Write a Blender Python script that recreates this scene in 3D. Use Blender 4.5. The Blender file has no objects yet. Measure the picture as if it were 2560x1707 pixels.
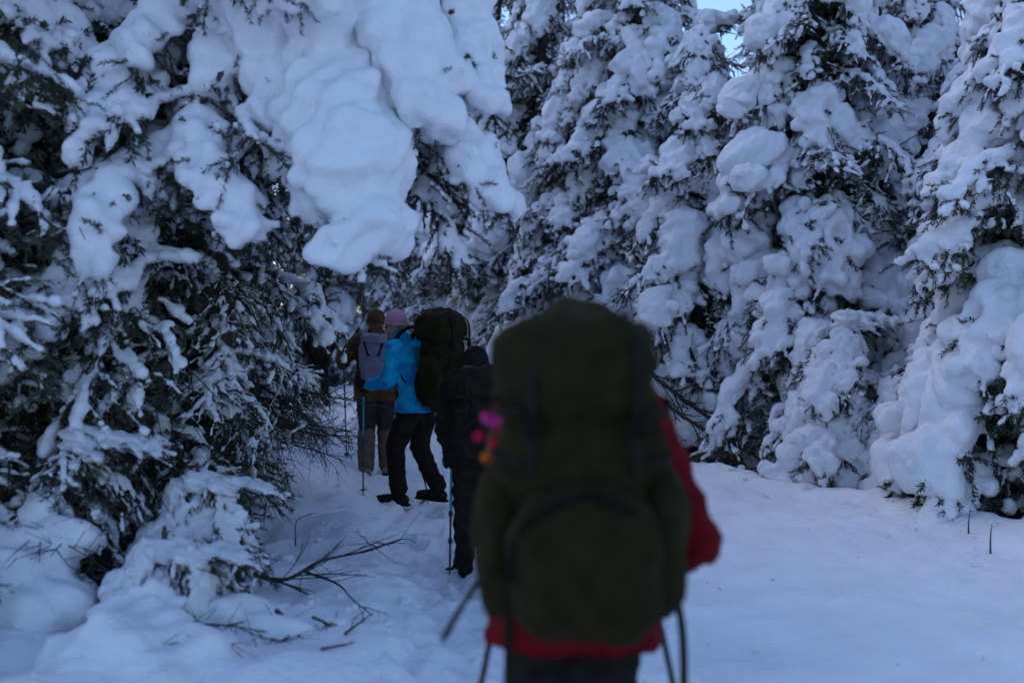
import bpy, math, random
import numpy as np
from mathutils import Vector, Matrix, Euler

R_ = math.radians
SC = bpy.context.scene
COL = SC.collection

# ------------------------------------------------------------------ camera
CAM_H = 1.48
cd = bpy.data.cameras.new('camera')
cam = bpy.data.objects.new('camera', cd); COL.objects.link(cam)
cam.location = (0, 0, CAM_H)
cam.rotation_euler = (R_(90 - 0.83), 0, 0)
cd.lens = 35; cd.sensor_width = 36; cd.clip_start = 0.05; cd.clip_end = 2000
cd.dof.use_dof = True; cd.dof.focus_distance = 8.0; cd.dof.aperture_fstop = 1.15
SC.camera = cam

# ------------------------------------------------------------------ sky, sun, exposure
SUN_EL, SUN_ROT = 46.0, -55.0
w = bpy.data.worlds.new('World'); SC.world = w; w.use_nodes = True
nt = w.node_tree
bg = nt.nodes['Background']
sky = nt.nodes.new('ShaderNodeTexSky'); sky.sky_type = 'NISHITA'; sky.sun_disc = False
sky.sun_elevation = R_(SUN_EL); sky.sun_rotation = R_(SUN_ROT)
sky.altitude = 600; sky.air_density = 1.0; sky.dust_density = 1.0; sky.ozone_density = 4.6
nt.links.new(sky.outputs[0], bg.inputs[0]); bg.inputs[1].default_value = 0.15
sl = bpy.data.lights.new('sun', 'SUN'); sl.energy = 0.16; sl.angle = R_(35); sl.color = (1.0, 0.9, 0.86)
so = bpy.data.objects.new('sun', sl); COL.objects.link(so)
# a Nishita sun_rotation of r puts the sun at azimuth (sin r, cos r)
sd = Vector((math.sin(R_(SUN_ROT)) * math.cos(R_(SUN_EL)), math.cos(R_(SUN_ROT)) * math.cos(R_(SUN_EL)), math.sin(R_(SUN_EL))))
so.rotation_euler = sd.to_track_quat('Z', 'Y').to_euler()
SC.view_settings.view_transform = 'Standard'; SC.view_settings.look = 'None'
SC.view_settings.exposure = 0.8; SC.view_settings.gamma = 1.0
SC.view_settings.use_curve_mapping = False
SC.cycles.max_bounces = 4; SC.cycles.diffuse_bounces = 3; SC.cycles.glossy_bounces = 1
SC.cycles.use_adaptive_sampling = True; SC.cycles.adaptive_threshold = 0.04
SC.cycles.use_denoising = True

# ------------------------------------------------------------------ materials
def mat(name, col, rough=0.9, var=0.0, scale=8.0, bump=0.0, bscale=60.0, col2=None, spec=0.2, sss=0.0, rnd=0.0, coord='Object'):
    m = bpy.data.materials.new(name); m.use_nodes = True
    n, l = m.node_tree.nodes, m.node_tree.links
    b = n['Principled BSDF']
    b.inputs['Roughness'].default_value = rough
    b.inputs['Specular IOR Level'].default_value = spec
    b.inputs['Base Color'].default_value = (*col, 1)
    tc = n.new('ShaderNodeTexCoord')
    if var > 0 or col2:
        t = n.new('ShaderNodeTexNoise'); t.inputs['Scale'].default_value = scale; t.inputs['Detail'].default_value = 5
        l.new(tc.outputs[coord], t.inputs['Vector'])
        r = n.new('ShaderNodeValToRGB')
        c2 = col2 or tuple(min(1, c * (1 + var)) for c in col)
        c1 = col if col2 else tuple(c * (1 - var) for c in col)
        r.color_ramp.elements[0].position = .36; r.color_ramp.elements[1].position = .64
        r.color_ramp.elements[0].color = (*c1, 1); r.color_ramp.elements[1].color = (*c2, 1)
        l.new(t.outputs['Fac'], r.inputs[0])
        src = r.outputs[0]
        if rnd > 0:
            oi = n.new('ShaderNodeObjectInfo'); mr = n.new('ShaderNodeMapRange')
            mr.inputs['To Min'].default_value = 1 - rnd; mr.inputs['To Max'].default_value = 1 + rnd
            l.new(oi.outputs['Random'], mr.inputs['Value'])
            hs = n.new('ShaderNodeHueSaturation'); l.new(mr.outputs[0], hs.inputs['Value']); l.new(src, hs.inputs['Color'])
            src = hs.outputs[0]
        l.new(src, b.inputs['Base Color'])
    if bump > 0:
        t = n.new('ShaderNodeTexNoise'); t.inputs['Scale'].default_value = bscale; t.inputs['Detail'].default_value = 6
        l.new(tc.outputs[coord], t.inputs['Vector'])
        bp = n.new('ShaderNodeBump'); bp.inputs['Strength'].default_value = bump; bp.inputs['Distance'].default_value = 0.02
        l.new(t.outputs['Fac'], bp.inputs['Height']); l.new(bp.outputs[0], b.inputs['Normal'])
    if sss > 0:
        b.inputs['Subsurface Weight'].default_value = sss
        b.inputs['Subsurface Radius'].default_value = (.03, .035, .045); b.inputs['Subsurface Scale'].default_value = 0.6
    return m

M = {}
M['snow'] = mat('snow', (.79, .79, .82), .85, .03, 5, .6, 70)
M['ground_snow'] = mat('ground_snow', (.80, .80, .83), .85, .05, 1.7, .9, 22)
M['needle'] = mat('needle', (.034, .044, .030), .75, 0, 6, 0, col2=(.062, .072, .048), rnd=.35, spec=.15)
M['bark'] = mat('bark', (.045, .038, .034), .95, 0, 14, .8, 50, col2=(.10, .085, .075))
M['deadwood'] = mat('deadwood', (.03, .025, .023), .95, 0, 18, .4, 80, col2=(.06, .05, .046))

# ------------------------------------------------------------------ numpy helpers
def rng(seed): return np.random.default_rng(seed)

class Wav:
    """smooth pseudo-noise: a sum of sines, about -1..1"""
    def __init__(s, seed, freq, n=7):
        g = rng(seed); d = g.normal(size=(n, 3)); d /= np.linalg.norm(d, axis=1)[:, None]
        s.k = d * freq * g.uniform(.6, 1.7, (n, 1)) * 2 * math.pi; s.ph = g.uniform(0, 6.28, n); s.n = n
    def __call__(s, p):
        return np.sin(p @ s.k.T + s.ph).sum(1) / math.sqrt(s.n) * .9

def mesh_np(name, V, F, material=None, smooth=True):
    """V (n,3), F (m,3) or (m,4) or a list of such index arrays"""
    me = bpy.data.meshes.new(name)
    V = np.asarray(V, np.float32)
    Fs = [np.asarray(f, np.int32) for f in (F if isinstance(F, list) else [F]) if len(f)]
    me.vertices.add(len(V)); me.vertices.foreach_set('co', V.ravel())
    loops = np.concatenate([f.ravel() for f in Fs]); tot = np.concatenate([np.full(len(f), f.shape[1], np.int32) for f in Fs])
    st = np.concatenate([[0], np.cumsum(tot)[:-1]]).astype(np.int32)
    me.loops.add(len(loops)); me.loops.foreach_set('vertex_index', loops)
    me.polygons.add(len(tot)); me.polygons.foreach_set('loop_start', st); me.polygons.foreach_set('loop_total', tot)
    if smooth: me.polygons.foreach_set('use_smooth', np.ones(len(tot), bool))
    me.update(calc_edges=True); me.validate()
    if material: me.materials.append(material)
    return me

def obj(name, me, parent=None, loc=(0, 0, 0), rot=(0, 0, 0)):
    o = bpy.data.objects.new(name, me); COL.objects.link(o)
    o.location = loc; o.rotation_euler = rot
    if parent: o.parent = parent
    return o

def thing(name, label, cat, loc=(0, 0, 0), rotz=0, group=None):
    o = bpy.data.objects.new(name, None); COL.objects.link(o)
    o.location = loc; o.rotation_euler = (0, 0, rotz); o.empty_display_size = .1
    return tag(o, label, cat, group)

def tag(o, label, cat, group=None, kind=None):
    if label: o['label'] = label
    if cat: o['category'] = cat
    if group: o['group'] = group
    if kind: o['kind'] = kind
    return o

import bmesh
def _ico(n):
    b = bmesh.new(); bmesh.ops.create_icosphere(b, subdivisions=n, radius=1.0)
    v = np.array([x.co for x in b.verts]); f = np.array([[q.index for q in x.verts] for x in b.faces]); b.free(); return v, f
ICO1, ICO2, ICO3 = _ico(1), _ico(2), _ico(3)

def balls(C, Rad, S=None, ico=ICO2):
    """spheres at C with radii Rad, per-ball axis scale S"""
    C = np.asarray(C, float); Rad = np.asarray(Rad, float)
    v, f = ico; n = len(C)
    sc = Rad[:, None] * (np.ones((n, 3)) if S is None else np.broadcast_to(np.asarray(S, float), (n, 3)))
    V = (v[None] * sc[:, None] + C[:, None]).reshape(-1, 3)
    F = (f[None] + (np.arange(n) * len(v))[:, None, None]).reshape(-1, 3)
    return V, F

WORK = bpy.data.scenes.new('workbench')      # shapes are skinned here, away from the growing scene; removed at the end
def remesh(V, F, voxel, smooth=3, fac=.5):
    """one skin over overlapping closed shapes: (verts, quads, normals)"""
    me = mesh_np('tmp', V, F); ob = bpy.data.objects.new('tmp', me); WORK.collection.objects.link(ob)
    m = ob.modifiers.new('r', 'REMESH'); m.mode = 'VOXEL'; m.voxel_size = voxel
    if smooth:
        s = ob.modifiers.new('s', 'SMOOTH'); s.factor = fac; s.iterations = smooth
    vl = WORK.view_layers[0]; vl.update(); dg = vl.depsgraph
    me2 = bpy.data.meshes.new_from_object(ob.evaluated_get(dg))
    n = len(me2.vertices); V2 = np.empty(n * 3, np.float32); me2.vertices.foreach_get('co', V2); V2 = V2.reshape(-1, 3)
    N2 = np.empty(n * 3, np.float32); me2.vertex_normals.foreach_get('vector', N2); N2 = N2.reshape(-1, 3)
    q = np.empty(len(me2.polygons) * 4, np.int32); me2.loops.foreach_get('vertex_index', q); q = q.reshape(-1, 4)
    bpy.data.objects.remove(ob); bpy.data.meshes.remove(me); bpy.data.meshes.remove(me2)
    return V2.astype(float), q, N2.astype(float)

def resample(P, step):
    P = np.asarray(P, float); d = np.r_[0, np.cumsum(np.linalg.norm(np.diff(P, axis=0), axis=1))]
    n = max(2, int(d[-1] / step) + 1); s = np.linspace(0, d[-1], n)
    return np.stack([np.interp(s, d, P[:, i]) for i in range(3)], 1), s / max(d[-1], 1e-9)

def smooth_line(P, n=24):
    """Catmull-Rom through the control points"""
    P = np.asarray(P, float); Q = np.vstack([2 * P[0] - P[1], P, 2 * P[-1] - P[-2]]); out = []
    per = max(2, n // (len(P) - 1))
    for i in range(1, len(Q) - 2):
        t = np.linspace(0, 1, per, endpoint=False)[:, None]
        a, b, c, d = Q[i - 1], Q[i], Q[i + 1], Q[i + 2]
        out.append(.5 * ((2 * b) + (c - a) * t + (2 * a - 5 * b + 4 * c - d) * t**2 + (3 * b - a - 3 * c + d) * t**3))
    return np.vstack(out + [P[-1:]])

class Tubes:
    def __init__(s): s.V = []; s.F = []; s.n = 0
    def add(s, P, r0, r1, k=5, cap=False):
        P = np.asarray(P, float); n = len(P)
        T = np.gradient(P, axis=0); T /= np.linalg.norm(T, axis=1)[:, None] + 1e-9
        up = np.where(np.abs(T[:, 2:3]) > .9, [[1., 0, 0]], [[0, 0, 1.]])
        A = np.cross(T, up); A /= np.linalg.norm(A, axis=1)[:, None] + 1e-9; B = np.cross(T, A)
        r = (np.linspace(r0, r1, n) if np.ndim(r0) == 0 else np.asarray(r0, float))[:, None, None]
        th = np.arange(k) / k * 2 * math.pi
        V = P[:, None] + r * (np.cos(th)[None, :, None] * A[:, None] + np.sin(th)[None, :, None] * B[:, None])
        i = np.arange(n - 1)[:, None] * k; j = np.arange(k)[None]; j2 = (j + 1) % k
        F = np.stack([i + j, i + j2, i + k + j2, i + k + j], -1).reshape(-1, 4) + s.n
        s.V.append(V.reshape(-1, 3)); s.F.append(F); s.n += n * k
        if cap:
            c = s.n; s.V.append(P[[0, -1]]); s.n += 2; b = c - n * k
            e = b + (n - 1) * k; jj = np.arange(k); q = np.stack([b + (jj + 1) % k, b + jj, np.full(k, c), np.full(k, c)], 1)
            q2 = np.stack([e + jj, e + (jj + 1) % k, np.full(k, c + 1), np.full(k, c + 1)], 1)
            s.T = getattr(s, 'T', []) + [q[:, :3], q2[:, :3]]
        return s
    def mesh(s, name, m, extra=None):
        V = np.vstack(s.V); F = [np.vstack(s.F)]
        if getattr(s, 'T', None): F.append(np.vstack(s.T))
        return mesh_np(name, V, F, m)

def needles(P, T, g, per=4, ln=.024, wd=.0045):
    """needle blades around points P with tangents T"""
    P = np.repeat(P, per, 0); T = np.repeat(T, per, 0); n = len(P)
    P = P + T * g.uniform(-.008, .008, (n, 1))
    rv = g.normal(size=(n, 3)); rv -= (rv * T).sum(1, keepdims=True) * T; rv /= np.linalg.norm(rv, axis=1)[:, None] + 1e-9
    D = T * .75 + rv * g.uniform(.5, 1., (n, 1)); D /= np.linalg.norm(D, axis=1)[:, None] + 1e-9
    S = np.cross(D, rv + g.normal(size=(n, 3)) * .3); S /= np.linalg.norm(S, axis=1)[:, None] + 1e-9
    l = ln * g.uniform(.7, 1.3, (n, 1))
    V = np.stack([P - S * wd * .5, P + D * l * .55 + S * wd * .6, P + D * l, P + D * l * .45 - S * wd * .6], 1).reshape(-1, 3)
    return V, np.arange(n * 4).reshape(-1, 4)

# ------------------------------------------------------------------ snow-laden boughs
def tangents(P):
    T = np.gradient(P, axis=0); return T / (np.linalg.norm(T, axis=1)[:, None] + 1e-9)

def main_curve(L, a0, a1, g):
    n = 14; t = np.linspace(0, 1, n); a = np.radians(a0 + (a1 - a0) * t**1.2)
    yaw = np.cumsum(g.normal(0, .05, n)); d = np.stack([np.cos(a) * np.cos(yaw), np.cos(a) * np.sin(yaw), np.sin(a)], 1) * L / (n - 1)
    return np.vstack([[0, 0, 0], np.cumsum(d, 0)])

def snow_split(V, q, share=.05):
    """[(name, mesh)]: each separate lump of snow a mesh of its own; crumbs too small to tell apart stay together"""
    lab = np.arange(len(V)); out = []
    while True:
        m = lab[q].min(1); new = lab.copy()
        for k in range(4): np.minimum.at(new, q[:, k], m)
        new = new[new]
        if (new == lab).all(): break
        lab = new
    ql = lab[q[:, 0]]; ids, cnt = np.unique(ql, return_counts=True)
    big = ids[cnt > max(350, share * cnt.sum())]
    for sel, nm in [(ql == b, 'snow_load') for b in big] + [(~np.isin(ql, big), 'snow_crumbs')]:
        if sel.any():
            u, inv = np.unique(q[sel], return_inverse=True); out.append((nm, mesh_np(nm, V[u], inv.reshape(-1, 4), M['snow'])))
    return out
def put_snow(pieces, parent):
    for nm, me in pieces or []:
        o = obj(nm, me, parent)
        if nm == 'snow_crumbs': o['kind'] = 'stuff'

def build_bough(seed, main, W, snow, frost=.5, need=1.0, gap=.15, lift=.62, dens=9., nscale=1.0, thin=False, voxel=.016, wood=.012, hang=.5, sides=(.1, 1.0), s0=.08, rough=1.0):
    """returns (bough mesh: wood + needles, snow mesh or None). main: polyline from the trunk outwards.
       snow: snow radius on the main axis in m, frost: amount of small snow on the twigs"""
    g = rng(seed)
    P, s = resample(main, .04); T = tangents(P); L = np.linalg.norm(np.diff(P, axis=0), axis=1).sum()
    tub = Tubes(); tub.add(P, wood * max(.6, L), wood * .2, 5)
    NP, NT = [P[s > .2]], [T[s > .2]]
    SC_, SR, SS = [], [], []
    nz = Wav(seed + 5, 1 / .45, 5)
    side = np.cross(T, [0, 0, 1.]); side /= np.linalg.norm(side, axis=1)[:, None] + 1e-9
    if snow > 0:
        prof = np.clip((s - s0) / .2, 0, 1)**.6 * (1 - .35 * s**3)
        rr = snow * prof * np.clip(1 + .4 * nz(P), .45, 1.5)
        for i in range(0, len(P)):
            if rr[i] > .012:
                SC_.append(P[i] + [0, 0, rr[i] * lift]); SR.append(rr[i]); SS.append((1.1, 1.1, .78))
        # broad shoulder lumps
        for i in (g.choice(len(P), max(2, int(L * 6))) if snow > .055 else []):
            r = snow * g.uniform(.45, .95) * prof[i]
            if r > .02:
                SC_.append(P[i] + side[i] * g.normal(0, snow * .8) + [0, 0, r * .3 - abs(g.normal(0, snow * .2))]); SR.append(r); SS.append((1.1, 1.1, g.uniform(.75, 1.1)))
    n = max(4, int(L * dens))
    for k in range(n):
        for sg in (-1, 1):
            t = sides[0] + (sides[1] - sides[0]) * (k + g.uniform(.1, .9)) / n; i = min(len(P) - 1, int(t * (len(P) - 1)))
            ln = W * (.35 + .65 * math.sin(math.pi * min(1, t * .75 + .2))) * g.uniform(.6, 1.15)
            d = T[i] * .75 + sg * side[i] * g.uniform(.6, 1.1) + np.array([0, 0, -.25 * g.uniform(0, 1.4)])
            d /= np.linalg.norm(d); m = 9; Q = [P[i].copy()]; 
            for j in range(m):
                d = d + np.array([0, 0, -hang * .16]) + g.normal(0, .05, 3); d /= np.linalg.norm(d); Q.append(Q[-1] + d * ln / m)
            Q = np.array(Q); QT = tangents(Q); tub.add(Q, wood * .45, wood * .12, 4)
            Qr, qs = resample(Q, .014); QrT = tangents(Qr)
            NP.append(Qr); NT.append(QrT)
            if snow > 0 and g.random() > gap and t > s0:
                r0 = snow * g.uniform(.3, .62)
                Qb, bs = resample(Q, .03)
                end = g.uniform(.55, 1.0)
                for q, u in zip(Qb, bs):
                    if u > end: break
                    r = r0 * (1 - .35 * u) * g.uniform(.85, 1.15) + (r0 * .3 if u > end - .2 and snow > .055 else 0)
                    SC_.append(q + [0, 0, r * lift]); SR.append(r); SS.append((1.05, 1.05, .9))
            # sub-twigs
            for _ in range(max(1, int(ln * 13))):
                j = g.integers(1, m); d2 = QT[j] * .7 + g.normal(0, .55, 3) + [0, 0, -hang * .7 * g.uniform(0, 1)]; d2 /= np.linalg.norm(d2)
                l2 = g.uniform(.06, .17) * (1.3 if thin else 1); 
                e = Q[j] + d2 * l2; e2 = e + (d2 + np.array([0, 0, -.5 * hang])) * l2 * .5
                S2 = np.array([Q[j], e, e2]); tub.add(S2, wood * .25, wood * .1, 3)
                S2r, _u = resample(S2, .014); NP.append(S2r); NT.append(tangents(S2r))
                if g.random() < frost:
                    hi = g.integers(len(S2r) // 2, len(S2r) + 1)
                    for q in S2r[:hi]:
                        if g.random() < .95:
                            r = g.uniform(.009, .017) * (1.3 if snow > .06 else 1); SC_.append(q + [0, 0, r * .7]); SR.append(r); SS.append((1.1, 1.1, .8))
    NPv = np.vstack(NP); NTv = np.vstack(NT)
    Vt = np.vstack(tub.V); Ft = np.vstack(tub.F)
    nv = int(round(4 * need))
    if nv > 0:
        Vn, Fn = needles(NPv, NTv, g, nv, .026 * nscale, .0052 * nscale)
    elif need > 0:
        keep = g.random(len(NPv)) < need; Vn, Fn = needles(NPv[keep], NTv[keep], g, 1, .02, .004)
    else: Vn, Fn = np.zeros((0, 3)), np.zeros((0, 4), int)
    me = mesh_np('bough', np.vstack([Vt, Vn]), np.vstack([Ft, Fn + len(Vt)]), M['bark'])
    me.materials.append(M['needle'])
    mi = np.zeros(len(me.polygons), np.int32); mi[len(Ft):] = 1; me.polygons.foreach_set('material_index', mi)
    sme = None
    if SC_:
        V, F = balls(SC_, SR, SS, ICO2 if snow > .03 else ICO1)
        V, q, N = remesh(V, F, voxel, 4 if rough > .6 else 9, .5)
        big, mid, fine = Wav(seed + 1, 1 / .22), Wav(seed + 3, 1 / .11), Wav(seed + 2, 1 / .05)
        a = min(.03, .012 + snow * .1)
        V = V + N * (big(V) * a + mid(V) * a * .22 * rough + fine(V) * .0035 * rough)[:, None]
        sme = snow_split(V, q)
    return me, sme

LIB = {}
def lib(kind, seed, L, a0, a1, **kw):
    g = rng(seed * 7 + 3)
    me, s = build_bough(seed, main_curve(L, a0, a1, g), **kw)
    LIB.setdefault(kind, []).append((L, me, s))

for i in range(8):
    lib('H', 100 + i, 1.2, 4, -62 - 3 * i, W=.46, snow=.125 + .02 * (i % 4), frost=.75, gap=.35, need=1.25, nscale=1.4, s0=.26, hang=.8)
for i in range(6):
    lib('P', 150 + i, 1.0, 8, -75 - 4 * i, W=.44, snow=.19 + .02 * (i % 3), frost=.65, gap=.45, need=1.25, nscale=1.4, voxel=.018, s0=.34, hang=.8)
for i in range(6):
    lib('M', 200 + i, 1.1, 0, -50 - 5 * i, W=.40, snow=.07 + .01 * (i % 3), frost=.8, gap=.3, need=1.25, nscale=1.35, s0=.2, hang=.7, voxel=.013)
for i in range(5):
    lib('F', 300 + i, 1.1, 2, -55, W=.42, snow=.032 + .008 * (i % 2), frost=.8, gap=.3, need=1, voxel=.011)
for i in range(4):
    lib('D', 400 + i, 1.1, -4, -40, W=.45, snow=.022, frost=.5, gap=.5, need=1, voxel=.011)
for i in range(4):
    lib('B', 500 + i, 1.2, -2, -22, W=.5, snow=.0, frost=.12, gap=.9, need=.12, voxel=.011, thin=True, dens=6, hang=.15, wood=.014)
for i in range(4):
    lib('S', 600 + i, 1.2, 3, -16, W=.5, snow=.05 + .012 * (i % 2), frost=.4, gap=.55, need=1, voxel=.014, hang=.2, s0=.25, dens=7)

# ------------------------------------------------------------------ where things stand (metres; y runs away from the camera)
FPX = 2489.0
def at(px, py, d): return np.array([(px - 1280) / FPX * d, d, CAM_H + (817 - py) / FPX * d])

# name, x, y, height, radius, seed, kinds (weights), lowest bough, boughs per metre, label
TREES = [
 # the wall of spruces beyond the open snow
 (3.25, 10.6, 7.5, 1.3, 11, 'PPPHHMMF', .35, 24, 'broad spruce with the roundest snow pillows, beside the open snow'),
 (1.55, 12.6, 8.5, 1.25, 12, 'PPHHMMF', .5, 22, 'tall spruce loaded with snow, standing over the olive backpack of the red-jacketed hiker'),
 (2.15, 14.4, 9.2, 1.2, 13, 'MMMFF', .6, 18, 'slim spruce with thinner snow beside the gap of white sky'),
 (.45, 14.6, 8.8, 1.25, 14, 'PMHFF', .5, 21, 'tall frosted spruce rising behind the overhanging snow tongue'),
 (5.0, 12.2, 6.9, 1.35, 15, 'PPHMMF', .4, 23, 'spruce with mixed snow lumps behind the broad round-pillowed spruce'),
 (4.15, 7.6, 6.2, 1.15, 16, 'PPHM', .4, 24, 'pale snow-plastered spruce at the outer edge of the open snow'),
 (3.0, 9.3, 1.9, .65, 17, 'PPHM', .12, 34, 'squat young spruce heaped with snow, before the broad spruce'),
 (3.55, 8.9, 1.6, .7, 18, 'HMMF', .12, 34, 'low young spruce with dark tips poking out by the snow bank'),
 (1.75, 11.6, 1.5, .75, 19, 'BFDBB', .15, 30, 'low scrubby spruce with bare trailing branches beside the red sleeve'),
 (6.6, 10.5, 7.2, 1.4, 20, 'HHM', .4, 18, 'snowy spruce half hidden behind the pale snow-plastered one'),
 (6.0, 16.0, 9.5, 1.4, 21, 'MMF', 1, 15, 'dark-topped spruce under the second patch of white sky'),
 (4.7, 17.0, 10., 1.4, 22, 'MMFD', 1, 15, 'tall spruce deep behind the broad round-pillowed spruce'),
 (-.3, 17.2, 10.2, 1.5, 23, 'FFMH', .4, 18, 'frosted spruce straight beyond the hikers where the trail turns'),
 (.9, 18.5, 10.5, 1.5, 24, 'MMF', .8, 14, 'tall spruce at the back between two frosted spruces'),
 (-2.1, 23.0, 9.5, 1.6, 25, 'FMM', .3, 15, 'spruce at the far end of the trail past the black-clad walker'),
 (-4.6, 24.5, 10., 1.7, 26, 'FMM', .3, 14, 'wide spruce closing the trail behind the half hidden walker'),
 (-6.2, 17.0, 9., 1.5, 27, 'MMF', .4, 15, 'spruce beside the trail, behind the dark thicket'),
 (-4.2, 12.8, 8.6, 1.6, 28, 'MMFD', .5, 16, 'shaded spruce behind the great overhanging spruce'),
 (-3.9, 8.4, 7.8, 1.7, 29, 'HMMDD', .35, 18, 'dark spruce with hanging snow beside the great overhanging spruce'),
 (-6.5, 11.0, 8.5, 1.7, 30, 'MMD', .5, 13, 'dim spruce deepest in the shaded thicket'),
 (8.6, 14.0, 9.0, 1.6, 31, 'HMM', .6, 12, 'snowy spruce outermost in the wall of spruces'),
 (2.2, 11.5, 5.4, 1.2, 37, 'PPHMMF', .3, 27, 'middling spruce wedged between the tall loaded spruce and the broad one'),
 (4.35, 9.4, 4.3, 1.0, 38, 'PPHMM', .3, 26, 'middling spruce crowding the pale snow-plastered one'),
 (.85, 13.2, 5.4, 1.15, 39, 'PHMMF', .3, 24, 'middling frosted spruce in front of the tall frosted one'),
 (3.05, 17.6, 6.4, 1.4, 40, 'MMF', .6, 18, 'spruce whose tip ends under the gap of white sky'),
 (5.6, 8.6, 5.2, 1.1, 41, 'PHMM', .4, 22, 'snowy spruce tucked beside the pale snow-plastered one'),
 (-3.55, 5.5, 6.8, 1.45, 42, 'HMSSFD', .9, 20, 'dark spruce rooted beside the bank, roofing the shaded saplings'),
 (-1.2, 28.0, 11.0, 1.7, 43, 'MMF', .3, 11, 'spruce in the far row beyond the bend of the trail'),
 (-3.4, 30.0, 11.0, 1.7, 44, 'MMF', .3, 11, 'spruce in the far row beyond the bend of the trail'),
 (-7.2, 24.0, 10.0, 1.7, 45, 'MMF', .3, 11, 'spruce in the far row beyond the bend of the trail'),
 (0.8, 25.0, 11.0, 1.7, 46, 'MMF', .3, 11, 'spruce in the far row beyond the bend of the trail'),
 (-9.0, 18.0, 10.0, 1.7, 47, 'MMF', .3, 11, 'spruce in the far row beyond the bend of the trail'),
 (2.4, 23.0, 11.0, 1.7, 48, 'MMF', .3, 11, 'spruce in the far row beyond the bend of the trail'),
 (-1.66, 4.75, .7, .38, 33, 'PHHM', .06, 42, 'knee-high sapling drooping with snow behind the big smooth mound'),
 (-1.72, 5.45, .75, .36, 34, 'HHMD', .06, 40, 'knee-high sapling with snow fingers beside the fallen dry branch'),
 (-2.35, 5.25, 1.0, .5, 35, 'HMDDB', .08, 34, 'waist-high shaded sapling below the great overhanging spruce'),
 (-2.7, 4.3, .6, .45, 36, 'PHMD', .05, 44, 'ankle-high sapling buried deepest in the shaded bank'),
 (-1.35, 15.2, 2.6, .9, 32, 'FFMB', .15, 26, 'small twiggy spruce arching over the pink hat'),
]
HERO = (-2.05, 6.7)          # trunk of the overhanging spruce
SNAG = (-2.16, 8.25)         # thin dead trunk beside the trail
TREE_XY = np.array([[t[0], t[1], min(1., t[3] * .6)] for t in TREES] + [[*HERO, .9]])

PATH = smooth_line([(.15, -6, 0), (.15, 2.4, 0), (-.1, 5, 0), (-.55, 7.5, 0), (-1.15, 10, 0), (-2.1, 13.5, 0), (-3.6, 19, 0), (-5.5, 26, 0)], 80)
W1, W2, W3, W4 = Wav(1, 1 / 3.2), Wav(2, 1 / 1.1), Wav(3, 1 / .38), Wav(4, 1 / .13)
EDGE = np.array([[1.0, 13.0], [1.41, 11.0], [2.3, 9.4], [3.07, 8.3], [3.6, 6.8], [4.2, 4.5], [4.8, 1.0]])   # rim of the open snow towards the spruces

def ground(x, y):
    x = np.asarray(x, float); y = np.asarray(y, float); p = np.stack([x, y, np.zeros_like(x)], -1).reshape(-1, 3)
    x = x.ravel(); y = y.ravel()
    far = np.clip(np.hypot(x, y - 8) / 60, 0, 1)
    h = .05 * W1(p) + .012 * W2(p)
    cx = np.interp(y, PATH[:, 1], PATH[:, 0]); dp = x - cx
    hw = np.interp(y, [0, 6, 10, 20], [.62, .5, .5, .5])
    trail = np.exp(-(np.abs(dp) / hw)**4)
    lefts = 1 / (1 + np.exp(-(-dp - hw - .55) * 3.2))              # the bank under the overhanging spruce
    h = h * (1 - .75 * trail) + lefts * (np.interp(y, [4.6, 6.5], [.04, .16]) + .08 * W2(p + 9)) - .13 * trail
    h += trail * (.014 * W3(p) + .008 * W4(p)) + (1 - trail) * (.011 * W3(p) + .006 * W4(p))
    ex = np.interp(y, EDGE[::-1, 1], EDGE[::-1, 0]); de = x - ex   # beyond the rim the snow drops into the tree wells
    h += .10 * np.exp(-((de + .12) / .3)**2) * (y < 13.5) * (y > 0)
    h -= .22 * np.clip(de / .8, 0, 1) * (y < 14) * np.exp(-np.clip(de - 3, 0, 9) / 3)
    for tx, ty, r in TREE_XY:
        h -= .16 * np.exp(-((x - tx)**2 + (y - ty)**2) / (r * .8)**2)
    return h * (1 - far * .3) + far * 0.6
def gz(x, y): return float(ground([x], [y])[0])

def build_ground():
    def grad(n, core, lim):      # evenly fine in the core, then ever wider cells out to lim
        a = np.linspace(-core, core, n); out = []; s = a[1] - a[0]; v = core
        while v < lim: s *= 1.13; v += s; out.append(v)
        return np.r_[-np.array(out)[::-1], a, out]
    gx = grad(310, 4.6, 450); gy = grad(310, 6.2, 450) + 7.0
    X, Y = np.meshgrid(gx, gy); Z = ground(X, Y).reshape(X.shape)
    g = rng(77)                                                      # boot prints trodden into the trail
    for _ in range(330):
        t = g.uniform(0, 1)**1.0; y = .8 + 17 * t; cx = np.interp(y, PATH[:, 1], PATH[:, 0]) + g.normal(0, .28)
        a = g.normal(.1, .35); dx, dy = X - cx, Y - y
        u = dx * math.cos(a) + dy * math.sin(a); v = -dx * math.sin(a) + dy * math.cos(a)
        e = (u / .06)**2 + (v / .15)**2; dep = g.uniform(.02, .06)
        Z -= dep * np.exp(-e**2) - dep * .35 * np.exp(-(np.sqrt(e) - 1.5)**2 * 6)
    ny, nx = X.shape; i = np.arange(ny - 1)[:, None] * nx + np.arange(nx - 1)[None]
    F = np.stack([i, i + 1, i + nx + 1, i + nx], -1).reshape(-1, 4)
    o = obj('snow_ground', mesh_np('snow_ground', np.stack([X, Y, Z], -1).reshape(-1, 3), F, M['ground_snow']))
    o['kind'] = 'structure'; o['label'] = 'trodden snow of the trail and the open bank beside it'
build_ground()

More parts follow.
